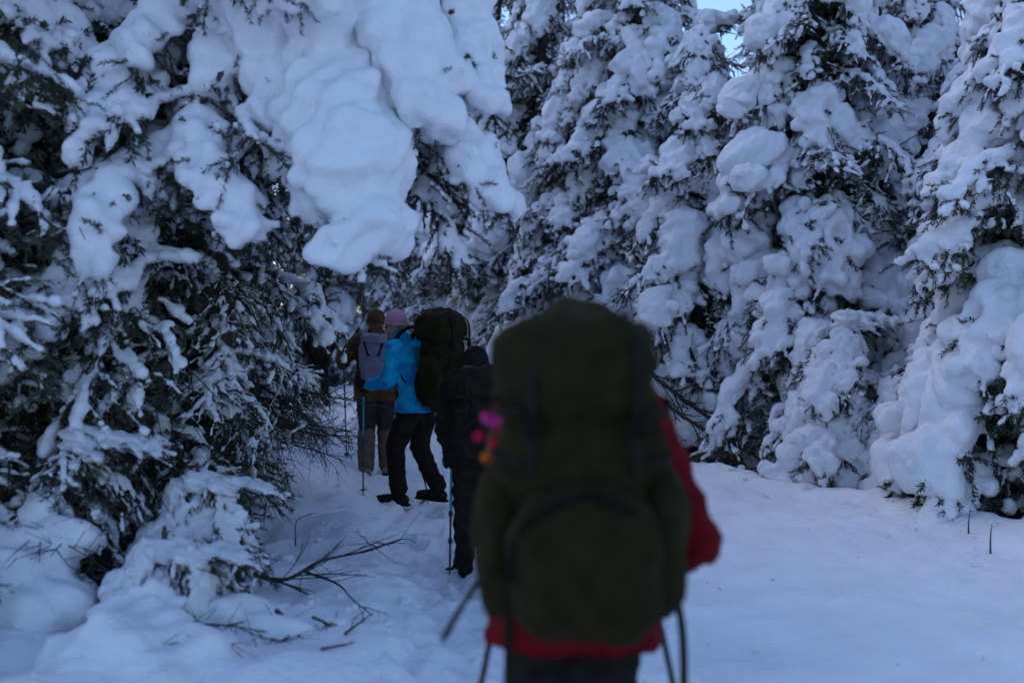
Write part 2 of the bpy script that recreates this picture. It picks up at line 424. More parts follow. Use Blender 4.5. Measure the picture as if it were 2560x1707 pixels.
# ------------------------------------------------------------------ spruces
def trunk_mesh(H, r0, seed, bend=.06):
    z = np.linspace(-.35, H, 26); wv = Wav(seed, 1 / 2.6, 4)
    P = np.stack([bend * wv(np.stack([z, 0 * z, 0 * z], 1)) * np.clip(z, 0, 2) / 2, bend * wv(np.stack([z, 0 * z + 5, 0 * z], 1)) * np.clip(z, 0, 2) / 2, z], 1)
    r = r0 * (1 - np.clip(z, 0, H) / H)**.8 + .008; r[:3] *= [1.5, 1.25, 1.08]
    return Tubes().add(P, r, 0, 9).mesh('trunk', M['bark'])

def hang_bough(root, kind, z, az, length, g, pitch=0., roll=0.):
    L, me, s = LIB[kind][g.integers(len(LIB[kind]))]
    k = length / L
    o = obj('bough', me, root, (0, 0, z), Euler((roll, pitch, az), 'XYZ'))
    o.scale = (k, (.55 * k + .45) * (-1 if g.random() < .5 else 1), .6 * k + .4)
    put_snow(s, o)
    return o

def spruce(x, y, H, Rr, seed, kinds, zmin, dens, label):
    g = rng(seed * 13); Rr = Rr * 1.25
    root = thing('spruce_tree' if H > 3 else 'spruce_sapling', label, 'tree', (x, y, gz(x, y)), 0, 'snow-laden spruces round the trail')
    obj('trunk', trunk_mesh(H, .035 + .016 * H, seed), root)
    z = zmin; az = g.uniform(0, 6.28); i = 0
    while z < H - .12:
        f = z / H
        ln = max(.28 if H > 1.5 else .2, (Rr * (1 - f)**.75 + .12) * g.uniform(.72, 1.18))
        if f < .12: ln *= .85
        dd = dens * (1.0 if z < 5.6 else .5)
        kd = kinds[g.integers(len(kinds))] if z > .95 * g.uniform(.5, 1.3) or H < 3 else 'DFBDM'[g.integers(5)]
        hang_bough(root, kd, z, az, ln, g, pitch=g.normal(.0 + .25 * (1 - f) - .25 * f, .16), roll=g.normal(0, .2))
        az += 2.39996 + g.normal(0, .25); z += 1 / dd * g.uniform(.6, 1.4); i += 1
    # snow-capped leader
    hang_bough(root, 'H', H - .25, 0, min(.5, H * .35), g, pitch=-1.2)
    return root
for t in TREES: spruce(*t)
# ------------------------------------------------------------------ the great overhanging spruce
def hero():
    hx, hy = HERO; hz = gz(hx, hy); g = rng(4242)
    root = thing('spruce_tree', 'great spruce bowing long heavy tongues of snow over the trail', 'tree', (hx, hy, hz), 0, 'snow-laden spruces round the trail')
    obj('trunk', trunk_mesh(7.6, .17, 99), root)
    base = np.array([hx, hy, hz])
    def tongue(seed, zt, pts, snow, W=.42, **kw):
        """a long bough from the trunk at height zt through the given points"""
        st = np.array([hx, hy, zt]); P = smooth_line([st] + [at(*p) for p in pts], 30)
        me, s = build_bough(seed, P - st, W=W, snow=snow, **kw)
        o = obj('bough', me, root, tuple(st - base)); 
        put_snow(s, o)
    K = dict(rough=.75, voxel=.023, frost=.6, gap=.1, need=1.25, sides=(.3, 1.0))
    tongue(1, 4.1, [(700, -160, 6.1), (790, 90, 5.7), (840, 330, 5.45), (900, 530, 5.3), (935, 620, 5.25)], .27, .5, **K)
    tongue(2, 4.3, [(820, -200, 6.0), (980, 40, 5.65), (1045, 200, 5.5), (1065, 300, 5.45)], .25, .4, **K)
    tongue(3, 4.2, [(900, -190, 6.2), (1120, -20, 5.95), (1195, 150, 5.85), (1225, 290, 5.8)], .17, .36, **K)
    tongue(4, 3.3, [(900, 130, 6.1), (1090, 330, 5.85), (1190, 420, 5.75), (1260, 520, 5.7)], .15, .45, **K)
    tongue(5, 3.9, [(600, -220, 5.5), (690, -80, 5.1), (715, 10, 5.0)], .19, .3, **K)
    tongue(6, 3.3, [(520, -20, 6.0), (400, 60, 5.6), (330, 170, 5.45)], .12, .3, **K)
    tongue(7, 3.2, [(600, 40, 6.0), (560, 150, 5.6), (530, 230, 5.5)], .16, .34, **K)
    tongue(8, 2.6, [(520, 310, 5.9), (500, 360, 5.5), (555, 480, 5.3), (620, 590, 5.2)], .13, .36, **K)
    tongue(9, 2.55, [(500, 330, 5.9), (400, 380, 5.6), (270, 440, 5.4), (130, 490, 5.3)], .065, .36, **K)
    tongue(10, 2.45, [(420, 400, 5.9), (300, 450, 5.4), (240, 560, 5.15), (225, 690, 5.1)], .125, .3, **K)
    tongue(11, 3.0, [(700, 260, 6.0), (760, 400, 5.6), (850, 520, 5.4), (960, 640, 5.3)], .12, .4, **K)
    tongue(12, 3.6, [(200, -80, 6.2), (80, 60, 5.8), (40, 200, 5.7)], .17, .4, **K)
    tongue(13, 3.0, [(900, 200, 6.3), (1020, 400, 6.0), (1100, 520, 5.9), (1150, 640, 5.85)], .05, .5, **dict(K, need=2, frost=.5))
    tongue(14, 3.4, [(620, -40, 5.9), (680, 130, 5.6), (700, 300, 5.5)], .22, .4, **K)
    tongue(15, 3.7, [(760, -120, 6.2), (900, 60, 5.85), (940, 260, 5.7)], .24, .4, **K)
    # dark, shaded under-boughs reaching out all round
    z = .55
    while z < 2.9:
        az = g.uniform(-math.pi, math.pi)
        kind = 'DFMSSB'[g.integers(6)] if z > 1.3 else 'DBSBD'[g.integers(5)]
        hang_bough(root, kind, z, az, (g.uniform(1.2, 2.1) if math.cos(az) < .1 else g.uniform(.35, .62)), g, pitch=g.normal(.1, .15), roll=g.normal(0, .2))
        z += .036
    while z < 7.3:
        az = g.uniform(0, 6.28)
        hang_bough(root, 'HMMD'[g.integers(4)], z, az, 2.0 * (1 - z / 7.6)**.7 + .25, g, pitch=g.normal(.05, .15), roll=g.normal(0, .2)); z += .06
hero()

# ------------------------------------------------------------------ thin dead trunk, drooping bare branches
def snag():
    x, y = SNAG; g = rng(9)
    root = thing('dead_spruce_snag', 'thin dead spruce trunk with bare snow-dusted twigs beside the trail', 'tree', (x, y, gz(x, y)))
    z = np.linspace(-.3, 2.3, 12); P = np.stack([.03 * np.sin(z * 2), .02 * np.cos(z * 3), z], 1)
    obj('trunk', Tubes().add(P, .06, .02, 8).mesh('trunk', M['bark']), root)
    z = .25
    while z < 2.2:
        az = g.normal(-.2, 1.3) if g.random() < .7 else g.uniform(0, 6.28)
        hang_bough(root, 'BBBF'[g.integers(4)] if z < 1.2 else 'BDF'[g.integers(3)], z, az, g.uniform(.4, .75) if z < 1.3 else g.uniform(.3, .55), g, pitch=g.normal(.15, .15), roll=g.normal(0, .3)); z += .085
    st = np.array([x, y, 1.75]); b0 = np.array([x, y, gz(x, y)])
    for k, (zt, pts, sn, nd) in enumerate([(2.0, [(700, 690, 8.2), (790, 740, 8.1), (850, 830, 8.0)], .045, 1), (1.8, [(690, 740, 8.1), (760, 770, 8.0), (830, 850, 7.9)], .06, 1),
            (1.2, [(720, 960, 8.1), (800, 985, 8.0), (880, 1000, 7.9)], 0, .15), (.95, [(720, 1060, 8.0), (790, 1085, 7.9), (890, 1090, 7.8)], 0, .15), (1.05, [(720, 1010, 8.2), (780, 1060, 8.1), (850, 1070, 8.)], 0, .2)]):
        st = np.array([x, y, zt]); me, s = build_bough(900 + k, smooth_line([st] + [at(*p) for p in pts], 18) - st, W=.3, snow=sn, frost=.6 if nd == 1 else .1, need=nd, voxel=.012, thin=nd < 1, hang=.5 if nd == 1 else .1)
        o = obj('bough', me, root, tuple(st - b0)); put_snow(s, o)
snag()

# ------------------------------------------------------------------ buried saplings on the near bank
def heap(name, label, x, y, lumps, seed, twigs=6, voxel=.02):
    g = rng(seed); zz = gz(x, y)
    root = thing(name, label, 'sapling', (x, y, zz), 0, 'saplings bowed down under snow')
    C = np.array([l[:3] for l in lumps]); Rr = np.array([l[3] for l in lumps])
    C = np.vstack([C] + [C[:-1] * (1 - t) + C[1:] * t for t in (.33, .66)]); Rr = np.concatenate([Rr] + [(Rr[:-1] * (1 - t) + Rr[1:] * t) * .85 for t in (.33, .66)])
    C2, R2 = [C], [Rr]
    for c, r in zip(C, Rr):
        k = 6; d = g.normal(size=(k, 3)); d /= np.linalg.norm(d, axis=1)[:, None]; d[:, 2] *= .6
        C2.append(c + d * r * .75); R2.append(r * g.uniform(.3, .55, k))
    V, F = balls(np.vstack(C2), np.concatenate(R2), (1.25, 1.25, .75), ICO2)
    V, q, N = remesh(V, F, voxel, 6, .5)
    V += N * (Wav(seed, 1 / .25)(V) * .03 + Wav(seed + 1, 1 / .08)(V) * .004)[:, None]
    put_snow(snow_split(V, q, .01), root)
    top = C[:, 2].max() * .6
    obj('trunk', Tubes().add([(0, 0, -.2), (.02, 0, top * .5), (.05, .02, top)], .025, .008, 6).mesh('trunk', M['bark']), root)
    for k in range(twigs):
        c = C[g.integers(len(C))]
        o = hang_bough(root, 'DB'[g.integers(2)], 0, g.uniform(0, 6.28), g.uniform(.35, .7), g, pitch=g.normal(.1, .3))
        o.location = (c[0] * .8, c[1] * .8, max(.05, c[2] - .05))
    return root
def rel(x, y, pts):       # lumps given as (px, py, depth, radius)
    z = gz(x, y); out = []
    for px, py, d, r in pts: p = at(px, py, d); out.append((p[0] - x, p[1] - y, p[2] - z, r))
    return out
x, y = -1.55, 4.15
heap('buried_sapling', 'sapling bent flat under a big smooth snow mound', x, y,
     rel(x, y, [(330, 1620, 4.3, .23), (260, 1700, 4.2, .26), (420, 1690, 4.2, .27), (350, 1760, 4.1, .3), (480, 1760, 4.1, .22), (200, 1790, 4.1, .24)]), 61, 3)
x, y = -1.05, 4.75
heap('buried_sapling', 'sapling pressed under a long low snow hump beside the trail', x, y,
     rel(x, y, [(560, 1560, 4.8, .2), (650, 1590, 4.75, .2), (740, 1600, 4.7, .17), (620, 1650, 4.6, .22), (790, 1650, 4.6, .13)]), 62, 2)
x, y = -2.5, 4.9
heap('buried_sapling', 'sapling under a wide snow cushion in the shade of the great spruce', x, y,
     rel(x, y, [(150, 1350, 5.0, .17), (60, 1420, 4.9, .22), (-60, 1380, 5.1, .2), (110, 1520, 4.7, .2), (-20, 1540, 4.7, .22)]), 63, 14)

# ------------------------------------------------------------------ fallen branch and loose twigs
def branch(name, label, pts, r, seed, n=14, group=None, ln=.35):
    g = rng(seed); P = smooth_line([np.array(p) for p in pts], 20)
    o0 = P[0].copy(); root = thing(name, label, 'branch', tuple(o0), 0, group)
    obj('stem', Tubes().add(P - o0, r, r * .25, 6, True).mesh('stem', M['deadwood']), root)
    for k in range(n):
        i = g.integers(3, len(P) - 2); T = P[i + 1] - P[i]; T /= np.linalg.norm(T)
        d = T + g.normal(0, .4, 3) * [1, 1, .35] + [0, 0, .05]; d /= np.linalg.norm(d); l = g.uniform(.4, 1) * ln
        Q = [P[i] - o0]
        for j in range(5): d = d + g.normal(0, .12, 3); d /= np.linalg.norm(d); Q.append(Q[-1] + d * l / 5)
        tb = Tubes().add(np.array(Q), r * .4, r * .12, 4)
        for j in (2, 3): e = Q[j] + (d + g.normal(0, .5, 3)) * l * .25; tb.add(np.array([Q[j], e]), r * .2, r * .1, 3)
        obj('twig', tb.mesh('twig', M['deadwood']), root)
def onground(px, py, up=.0):
    d = FPX * CAM_H / (py - 817)
    for _ in range(6): p = at(px, py, d); d = FPX * (CAM_H - gz(p[0], p[1]) - up) / (py - 817)
    p = at(px, py, d); return (p[0], p[1], gz(p[0], p[1]) + up)
branch('fallen_branch', 'dry forked branch lying on the snow beside the trail',
       [onground(585, 1425, .06), onground(700, 1415, .07), onground(800, 1400, .09), onground(900, 1380, .1), onground(1000, 1355, .1)], .013, 31, 15, ln=.55)
branch('fallen_branch', 'thin dry shoot trailing down the bank below the forked branch',
       [onground(760, 1430, .05), onground(840, 1460, .05), onground(880, 1500, .04), onground(930, 1540, .03)], .008, 32, 4)
branch('bare_twig', 'curved bare twig standing in the snow above the forked branch', [onground(737, 1365), np.array(onground(740, 1365)) + [0, 0, .16], np.array(onground(780, 1365)) + [0, 0, .24]], .005, 33, 1, 'bare twigs poking from the snow', .1)
branch('bare_twig', 'short straight stick lying on the trail edge', [onground(860, 1587, .01), onground(895, 1560, .03), onground(930, 1535, .05)], .007, 34, 1, 'bare twigs poking from the snow', .1)
branch('bare_twig', 'broken twig lying flat beside the snow mound', [onground(800, 1625, .01), onground(850, 1615, .01), onground(885, 1608, .01)], .006, 35, 2, 'bare twigs poking from the snow', .12)
for k, (px, py, h) in enumerate([(2425, 1335, .16), (2480, 1385, .2)]):
    b = np.array(onground(px, py)); branch('bare_twig', ['stubby upright twig on the snow rim below the pale spruce', 'thin upright twig in the open snow below the stubby one'][k], [b - [0, 0, .05], b + [0, 0, h * .5], b + [.01, 0, h]], .007, 36 + k, 0, 'bare twigs poking from the snow')
# long bare boughs sweeping down onto the open snow
for k, pts in enumerate([[(1560, 930, 10.8), (1680, 1020, 10.4), (1820, 1105, 10.), (2010, 1150, 9.7)], [(1560, 870, 11.), (1660, 960, 10.6), (1800, 1060, 10.2), (1960, 1120, 9.9)], [(1650, 1115, 10.2), (1780, 1170, 9.9), (1900, 1190, 9.7), (2060, 1190, 9.6)]]):
    branch('drooping_branch', ['bare branch sweeping down towards the open snow', 'upper bare branch sweeping down beside the red sleeve', 'lowest bare branch resting on the snow rim'][k], [at(*p) for p in pts], .028, 50 + k, 26, 'bare branches under the low scrubby spruce', .5)

# ------------------------------------------------------------------ fallen snow clods and needle litter
def litter():
    g = rng(808); C, Rr = [], []
    for tx, ty, r in TREE_XY:
        if ty > 14 or abs(tx) > 6: continue
        for _ in range(26):
            a, d = g.uniform(0, 6.28), r * g.uniform(.8, 2.6) + .3; x, y = tx + d * math.cos(a), ty + d * math.sin(a)
            rr = .008 + .03 * g.random()**3; C.append((x, y, gz(x, y) + rr * .25)); Rr.append(rr)
    for _ in range(160):
        y = g.uniform(1.5, 13); x = np.interp(y, PATH[:, 1], PATH[:, 0]) + g.choice([-1, 1]) * g.normal(.65, .2); rr = .006 + .022 * g.random()**3; C.append((x, y, gz(x, y) + rr * .2)); Rr.append(rr)
    V, F = balls(C, Rr, np.stack([g.uniform(.7, 1.4, len(C)), g.uniform(.7, 1.4, len(C)), g.uniform(.6, .9, len(C))], 1), ICO2)
    V += .004 * np.stack([Wav(k, 30)(V) for k in (5, 6, 7)], 1)
    o = obj('snow_clods', mesh_np('snow_clods', V, F, M['snow'])); tag(o, 'small clods of snow fallen from the boughs', 'snow', kind='stuff')
    t = Tubes()
    for _ in range(80):
        y = g.uniform(1.8, 11); x = g.uniform(-1.6, min(3.4, .9 + .33 * y)); a = g.uniform(0, 3.14); l = .004 + .02 * g.random()**2; z = gz(x, y) + .004
        d = np.array([math.cos(a), math.sin(a), g.uniform(-.1, .3)]) * l; t.add([np.array([x, y, z]) - d, np.array([x, y, z]) + d * .2, np.array([x, y, z]) + d], .0022, .0012, 4)
    o = obj('needle_litter', t.mesh('needle_litter', M['deadwood'])); tag(o, 'dark needles and twig bits scattered on the snow', 'litter', kind='stuff')
litter()

# ------------------------------------------------------------------ hikers, packs and poles
def cloth(name, c, c2=None, rough=.8, scale=20): return mat(name, c, rough, .25, scale, .25, 160, col2=c2, spec=.08)
M['skin'] = mat('skin', (.45, .26, .20), .55, .06, 20, spec=.4)
M['red'] = cloth('red_jacket', (.105, .003, .005), (.14, .005, .008))
M['olive'] = cloth('olive_pack', (.015, .012, .004), (.022, .018, .007))
M['olive_dark'] = cloth('olive_pack_dark', (.006, .006, .004), (.009, .008, .006))
M['black'] = cloth('black_cloth', (.010, .008, .006), (.018, .015, .012))
M['webbing'] = cloth('webbing', (.012, .011, .007), (.018, .016, .011))
M['blue'] = cloth('blue_jacket', (.0, .20, .52), (.02, .42, .62), scale=9)
M['bluetrim'] = cloth('blue_trim', (.0, .22, .50))
M['brown'] = cloth('brown_jacket', (.075, .036, .020), (.11, .055, .030))
M['brownleg'] = cloth('brown_gaiter', (.11, .075, .055), (.15, .105, .08))
M['darkleg'] = cloth('dark_trousers', (.025, .025, .024), (.04, .038, .035))
M['greypack'] = cloth('grey_pack', (.14, .14, .19), (.20, .20, .26))
M['pink'] = cloth('pink_knit', (.45, .20, .30), (.55, .27, .37), scale=40)
M['boot'] = cloth('dark_boot', (.010, .010, .010), (.02, .02, .02))
M['greyboot'] = cloth('grey_boot', (.15, .15, .16), (.22, .22, .23))
M['orange'] = cloth('orange_knit', (.40, .15, .01), (.5, .22, .02))
M['carbon'] = mat('pole_black', (.010, .010, .011), .4, spec=.5)
M['teal'] = mat('pole_teal', (.01, .20, .33), .4, spec=.5)
M['charm_pink'] = cloth('charm_pink', (.50, .04, .20)); M['charm_red'] = cloth('charm_red', (.60, .01, .06))
M['charm_orange'] = cloth('charm_orange', (.45, .10, .01)); M['charm_green'] = cloth('charm_green', (.03, .12, .04))
M['eye'] = mat('eye', (.02, .015, .012), .2, spec=.5)

def limb(P, Rr, sq=(1, 1, 1), step=.42):
    """dense balls along a polyline with radii per point"""
    P = np.asarray(P, float); Rr = np.asarray(Rr, float); C, R2 = [], []
    for a, b, ra, rb in zip(P[:-1], P[1:], Rr[:-1], Rr[1:]):
        n = max(2, int(np.linalg.norm(b - a) / (step * min(ra, rb))) + 1)
        t = np.linspace(0, 1, n)[:, None]; C.append(a + (b - a) * t); R2.append(ra + (rb - ra) * t[:, 0])
    C = np.vstack(C); return C, np.concatenate(R2), np.broadcast_to(np.asarray(sq, float), C.shape)

def flesh(name, limbs, m, voxel=.014, wrinkle=0., seed=0, smooth=5, wf=1 / .09, floor=None):
    C = np.vstack([l[0] for l in limbs]); Rr = np.concatenate([l[1] for l in limbs]); S = np.vstack([l[2] for l in limbs])
    V, F = balls(C, Rr, S, ICO3 if len(C) < 160 else ICO2); V, q, N = remesh(V, F, voxel, smooth)
    if wrinkle:
        V = V + N * (Wav(seed, wf)(V * [1, 1, 1.7]) * wrinkle + Wav(seed + 1, wf * 2.3)(V * [1, 1, 1.5]) * wrinkle * .35)[:, None]
    if floor is not None: V[:, 2] = np.maximum(V[:, 2], floor + .004 * np.sin(V[:, 0] * 40 + V[:, 1] * 31))
    return mesh_np(name, V, q, m)

J0 = dict(pelvis=(0, 0, .93), chest=(0, .02, 1.27), neck=(0, .04, 1.45), head=(0, .07, 1.585), look=(0, 1, 0),
          sh_l=(-.19, .0, 1.39), el_l=(-.27, -.02, 1.12), wr_l=(-.25, .20, 1.0), sh_r=(.19, .0, 1.39), el_r=(.27, -.02, 1.12), wr_r=(.25, .20, 1.0),
          hip_l=(-.095, 0, .90), kn_l=(-.10, .04, .49), an_l=(-.10, -.03, .09), hip_r=(.095, 0, .90), kn_r=(.10, .04, .49), an_r=(.10, -.03, .09))

def person(label, loc, yaw, J=None, h=1.0, jacket='black', trousers='black', hat='black', glove='black', boot='boot', gaiter=None, hood=False, hem=None, hem_z=.80, toes=(.0, .0), seed=0, bulk=1.0, grip=('l', 'r')):
    j = {k: np.array(v, float) * (h if k != 'look' else 1) for k, v in {**J0, **(J or {})}.items()}
    root = thing('person', label, 'person', loc, yaw, 'hikers walking along the trail')
    b = bulk * h
    # body: one continuous skin from head to feet
    hd = j['head']; lk = j['look'] / np.linalg.norm(j['look']); rt = np.cross(lk, [0, 0, 1.]); rt /= np.linalg.norm(rt); up = np.cross(rt, lk)
    def hp(x, y, z): return hd + h * (rt * x + lk * y + up * z)
    L = [limb([hp(0, -.012, .035), hp(0, .0, .02)], [.088 * h, .082 * h], (.93, 1, 1.05)), limb([hp(0, .02, -.03), hp(0, .045, -.085)], [.068 * h, .04 * h]),
         limb([hp(0, .085, .01), hp(0, .105, -.022)], [.011 * h, .015 * h]), limb([hp(-.02, .083, -.06), hp(.02, .083, -.06)], [.009 * h, .009 * h], (1, .8, .6))]
    for s in (-1, 1):
        L.append(limb([hp(s * .082, -.005, .015), hp(s * .082, -.008, -.03)], [.018 * h, .012 * h], (.45, .8, 1)))
        L.append(limb([hp(s * .045, .06, -.02), hp(s * .055, .03, -.03)], [.022 * h, .03 * h]))
    L.append(limb([j['neck'] - [0, .01, .06], hd - [0, .02, .08 * h]], [.062 * h, .056 * h]))
    L.append(limb([j['pelvis'], j['chest'], j['neck'] - [0, 0, .05]], [.125 * h, .135 * h, .08 * h], (1.1, .75, 1)))
    for s in 'lr':
        L.append(limb([j['neck'] - [0, 0, .06], j['sh_' + s], j['el_' + s], j['wr_' + s]], [.06 * h, .055 * h, .042 * h, .03 * h]))
        L.append(limb([j['hip_' + s], j['kn_' + s], j['an_' + s]], [.085 * h, .058 * h, .045 * h]))
    body = obj('body', flesh('body', L, M['skin'], .011), root)
    for s in (-1, 1):
        V, F = balls([hp(s * .033, .078, .008)], [.012 * h]); obj('eye', mesh_np('eye', V, F, M['eye']), body)
    # jacket: torso, sleeves, collar or hood
    pe = j['pelvis']; hz = hem_z * h; low = np.array([pe[0], pe[1], hz + .08])
    T = [limb([low, pe + [0, 0, .05], j['chest'], j['neck'] - [0, .01, .07]], [.165 * b, .165 * b, .185 * b, .11 * b], (1.15, .82, .9))]
    for s in 'lr':
        T.append(limb([j['neck'] - [0, .01, .07], j['sh_' + s], j['el_' + s], j['wr_' + s] * .93 + j['el_' + s] * .07], [.085 * b, .088 * b, .069 * b, .052 * b]))
    for s in 'lr': T.append(limb([j['hip_' + s] + [0, 0, .10 * h], np.r_[j['hip_' + s][:2], hz]], [.135 * b, .140 * b]))
    T.append(limb([j['neck'] - [0, .02, .05], j['neck'] + [0, .005, .03]], [.085 * h, .082 * h]))
    if hood: T.append(limb([j['neck'] - [0, .06, .0], j['neck'] + [0, -.075, .06]], [.09 * h, .07 * h], (1.2, .8, .9)))
    jk = obj('jacket', flesh('jacket', T, M[jacket], .014, .007, seed, wf=1 / .12, floor=hz), root)
    if hem:
        jv = np.array([v.co for v in jk.data.vertices]); jv = jv[jv[:, 2] < hz + .05]; c = jv.mean(0); an_ = np.arctan2(jv[:, 1] - c[1], jv[:, 0] - c[0]); rd = np.hypot(jv[:, 1] - c[1], jv[:, 0] - c[0])
        th = np.linspace(-math.pi, math.pi, 33); rr = [np.percentile(rd[np.abs((an_ - t + math.pi) % (2 * math.pi) - math.pi) < .25], 97) for t in th]
        P = np.stack([c[0] + rr * np.cos(th), c[1] + rr * np.sin(th), 0 * th + hz + .014], 1)
        obj('hem_band', Tubes().add(P, .013, .013, 6).mesh('hem_band', M[hem]), jk)
    # trousers
    T = [limb([pe - [0, 0, .02], pe + [0, 0, .06]], [.138 * h, .13 * h], (1.12, .82, 1))]
    for s in 'lr':
        hi, kn, an = j['hip_' + s], j['kn_' + s], j['an_' + s]
        T.append(limb([hi, kn * .5 + hi * .5, kn, kn * .4 + an * .6, an + [0, 0, .05]], [.108 * h, .103 * h, .088 * h, .08 * h, .077 * h]))
    obj('trousers', flesh('trousers', T, M[trousers], .014, .0055, seed + 3, wf=1 / .16), root)
    for k, s in enumerate('lr'):
        kn, an = j['kn_' + s], j['an_' + s]
        if gaiter:
            obj('gaiter', flesh('gaiter', [limb([kn * .85 + an * .15, an + [0, 0, .02]], [.094 * h, .088 * h])], M[gaiter], .012, .005, seed + 5), root)
        a = toes[k] + .12 * (1 if s == 'r' else -1); f = np.array([math.sin(a), math.cos(a), 0]); sd = np.array([f[1], -f[0], 0])
        lowf = an * [1, 1, 0] + [0, 0, max(0, an[2] - .09 * h)]
        B = [limb([an + [0, 0, .06 * h], an, lowf + [0, 0, .06]], [.058 * h, .062 * h, .055 * h]),
             limb([lowf - f * .05 + [0, 0, .05], lowf + f * .1 + [0, 0, .05], lowf + f * .2 + [0, 0, .04]], [.05 * h, .05 * h, .042 * h], (1, 1, .95))]
        bo = obj('boot', flesh('boot', B, M[boot], .010, 0), root)
        V, F = balls([lowf + f * t + [0, 0, .008] for t in np.linspace(-.07, .22, 12)], [.05 * h + .004 * math.sin(t * 9) for t in range(12)], (1, 1, .32), ICO2)
        V, q, N = remesh(V, F, .009, 3); obj('sole', mesh_np('sole', V, q, M['boot']), bo)
    # hat
    H = [limb([hp(0, -.015, .05), hp(0, -.02, .075)], [.103 * h, .090 * h], (.97, 1.03, .88))]
    V, F = balls(np.vstack([l[0] for l in H]), np.concatenate([l[1] for l in H]), np.vstack([l[2] for l in H]), ICO3); V, q, N = remesh(V, F, .009, 4)
    keep = (V - hd) @ up + .25 * ((V - hd) @ lk) * -1 > .005 * h
    q = q[keep[q].all(1)]; V = V + N * (Wav(seed, 40)(V) * .002)[:, None]; ht = obj('hat', mesh_np('hat', V, q, M[hat]), root)
    th = np.linspace(0, 2 * math.pi, 29); ring = [hp(.094 * math.cos(t), -.015 + .099 * math.sin(t), .022 + .03 * math.sin(t)) for t in th]
    obj('hat_brim', Tubes().add(ring, .013 * h, .013 * h, 7).mesh('hat_brim', M[hat]), ht)
    # gloved hands: palm, four fingers and a thumb closed round a pole
    rot = Matrix.Rotation(yaw, 3, 'Z'); grips = {}
    for s in 'lr':
        wr, el = j['wr_' + s], j['el_' + s]; sg = -1 if s == 'l' else 1
        d = wr - el; d /= np.linalg.norm(d); a = np.array([0, 0, 1.]); f = d * [1, 1, 0]
        if np.linalg.norm(f) < .3: f = np.array([0, 1., 0])
        f /= np.linalg.norm(f); sv = np.cross(f, a) * sg
        O = wr + d * .075 * h - sv * .012
        G = [limb([wr - d * .05, wr + d * .02, O + sv * .032 - f * .012], [.046 * h, .04 * h, .034 * h]), limb([O + sv * .034 + a * .03, O + sv * .034 - a * .035], [.03 * h, .026 * h], (.8, 1, 1))]
        for i, fl in enumerate((1.0, 1.1, 1.05, .85)):
            hh = (.034 - .023 * i); t = np.radians(np.linspace(95, 95 - 205 * fl, 9))
            G.append(limb([O + .031 * h * (math.cos(u) * f + math.sin(u) * sv) + a * hh * h for u in t], np.linspace(.0115, .0095, 9) * h))
        t = np.radians(np.linspace(120, 262, 6)); G.append(limb([O + .031 * h * (math.cos(u) * f + math.sin(u) * sv) + a * (.05 - .012 * k) * h for k, u in enumerate(t)], np.linspace(.016, .011, 6) * h))
        obj('glove', flesh('glove', G, M[glove], .006, 0, smooth=2), root)
        grips[s] = np.array(Vector(loc) + rot @ Vector(O))
    return root, grips

def superbox(c, ax, e=.45, n=(40, 26), seed=0, bulge=.0, taper=0., lean=0., wf=1 / .16):
    """rounded pillow box, half sizes ax, centre c; taper widens the upper end"""
    u = np.linspace(-math.pi, math.pi, n[0], endpoint=False); v = np.linspace(-math.pi / 2, math.pi / 2, n[1])
    U, Vv = np.meshgrid(u, v); p = lambda x, k: np.sign(x) * np.abs(x)**k
    X = p(np.cos(Vv), e) * p(np.cos(U), e); Y = p(np.cos(Vv), e) * p(np.sin(U), e); Z = p(np.sin(Vv), e)
    s = 1 + taper * Z; P = np.stack([X * ax[0] * s, Y * ax[1] * (1 + .5 * taper * Z) + lean * Z, Z * ax[2]], -1).reshape(-1, 3)
    if bulge:
        N = P / (np.linalg.norm(P, axis=1)[:, None] + 1e-9); P = P + N * ((Wav(seed, wf)(P) + .4 * Wav(seed + 1, wf * 2.6)(P)) * bulge)[:, None]
    i = np.arange(n[1] - 1)[:, None] * n[0]; jx = np.arange(n[0])[None]; j2 = (jx + 1) % n[0]
    F = np.stack([i + jx, i + j2, i + n[0] + j2, i + n[0] + jx], -1).reshape(-1, 4)
    return P + np.asarray(c), F

def bag(name, label, loc, yaw, group=None): return thing(name, label, 'backpack', loc, yaw, group)
def strap_mesh(P, w, th=.004, side=(1, 0, 0), m=None):
    """flat webbing along P, w wide across the given side direction"""
    P = np.asarray(P, float); s = np.asarray(side, float) * w / 2; T = tangents(P); n = np.cross(T, np.asarray(side, float)); n /= np.linalg.norm(n, axis=1)[:, None] + 1e-9; n = n * th / 2
    V = np.stack([P - s - n, P + s - n, P + s + n, P - s + n], 1).reshape(-1, 3); i = np.arange(len(P) - 1)[:, None] * 4; a = np.arange(4)[None]; b = (a + 1) % 4
    F = np.stack([i + a, i + b, i + 4 + b, i + 4 + a], -1).reshape(-1, 4); e = (len(P) - 1) * 4
    return mesh_np('strap', V, np.vstack([F, [[3, 2, 1, 0], [e, e + 1, e + 2, e + 3]]]), m or M['webbing'], False)

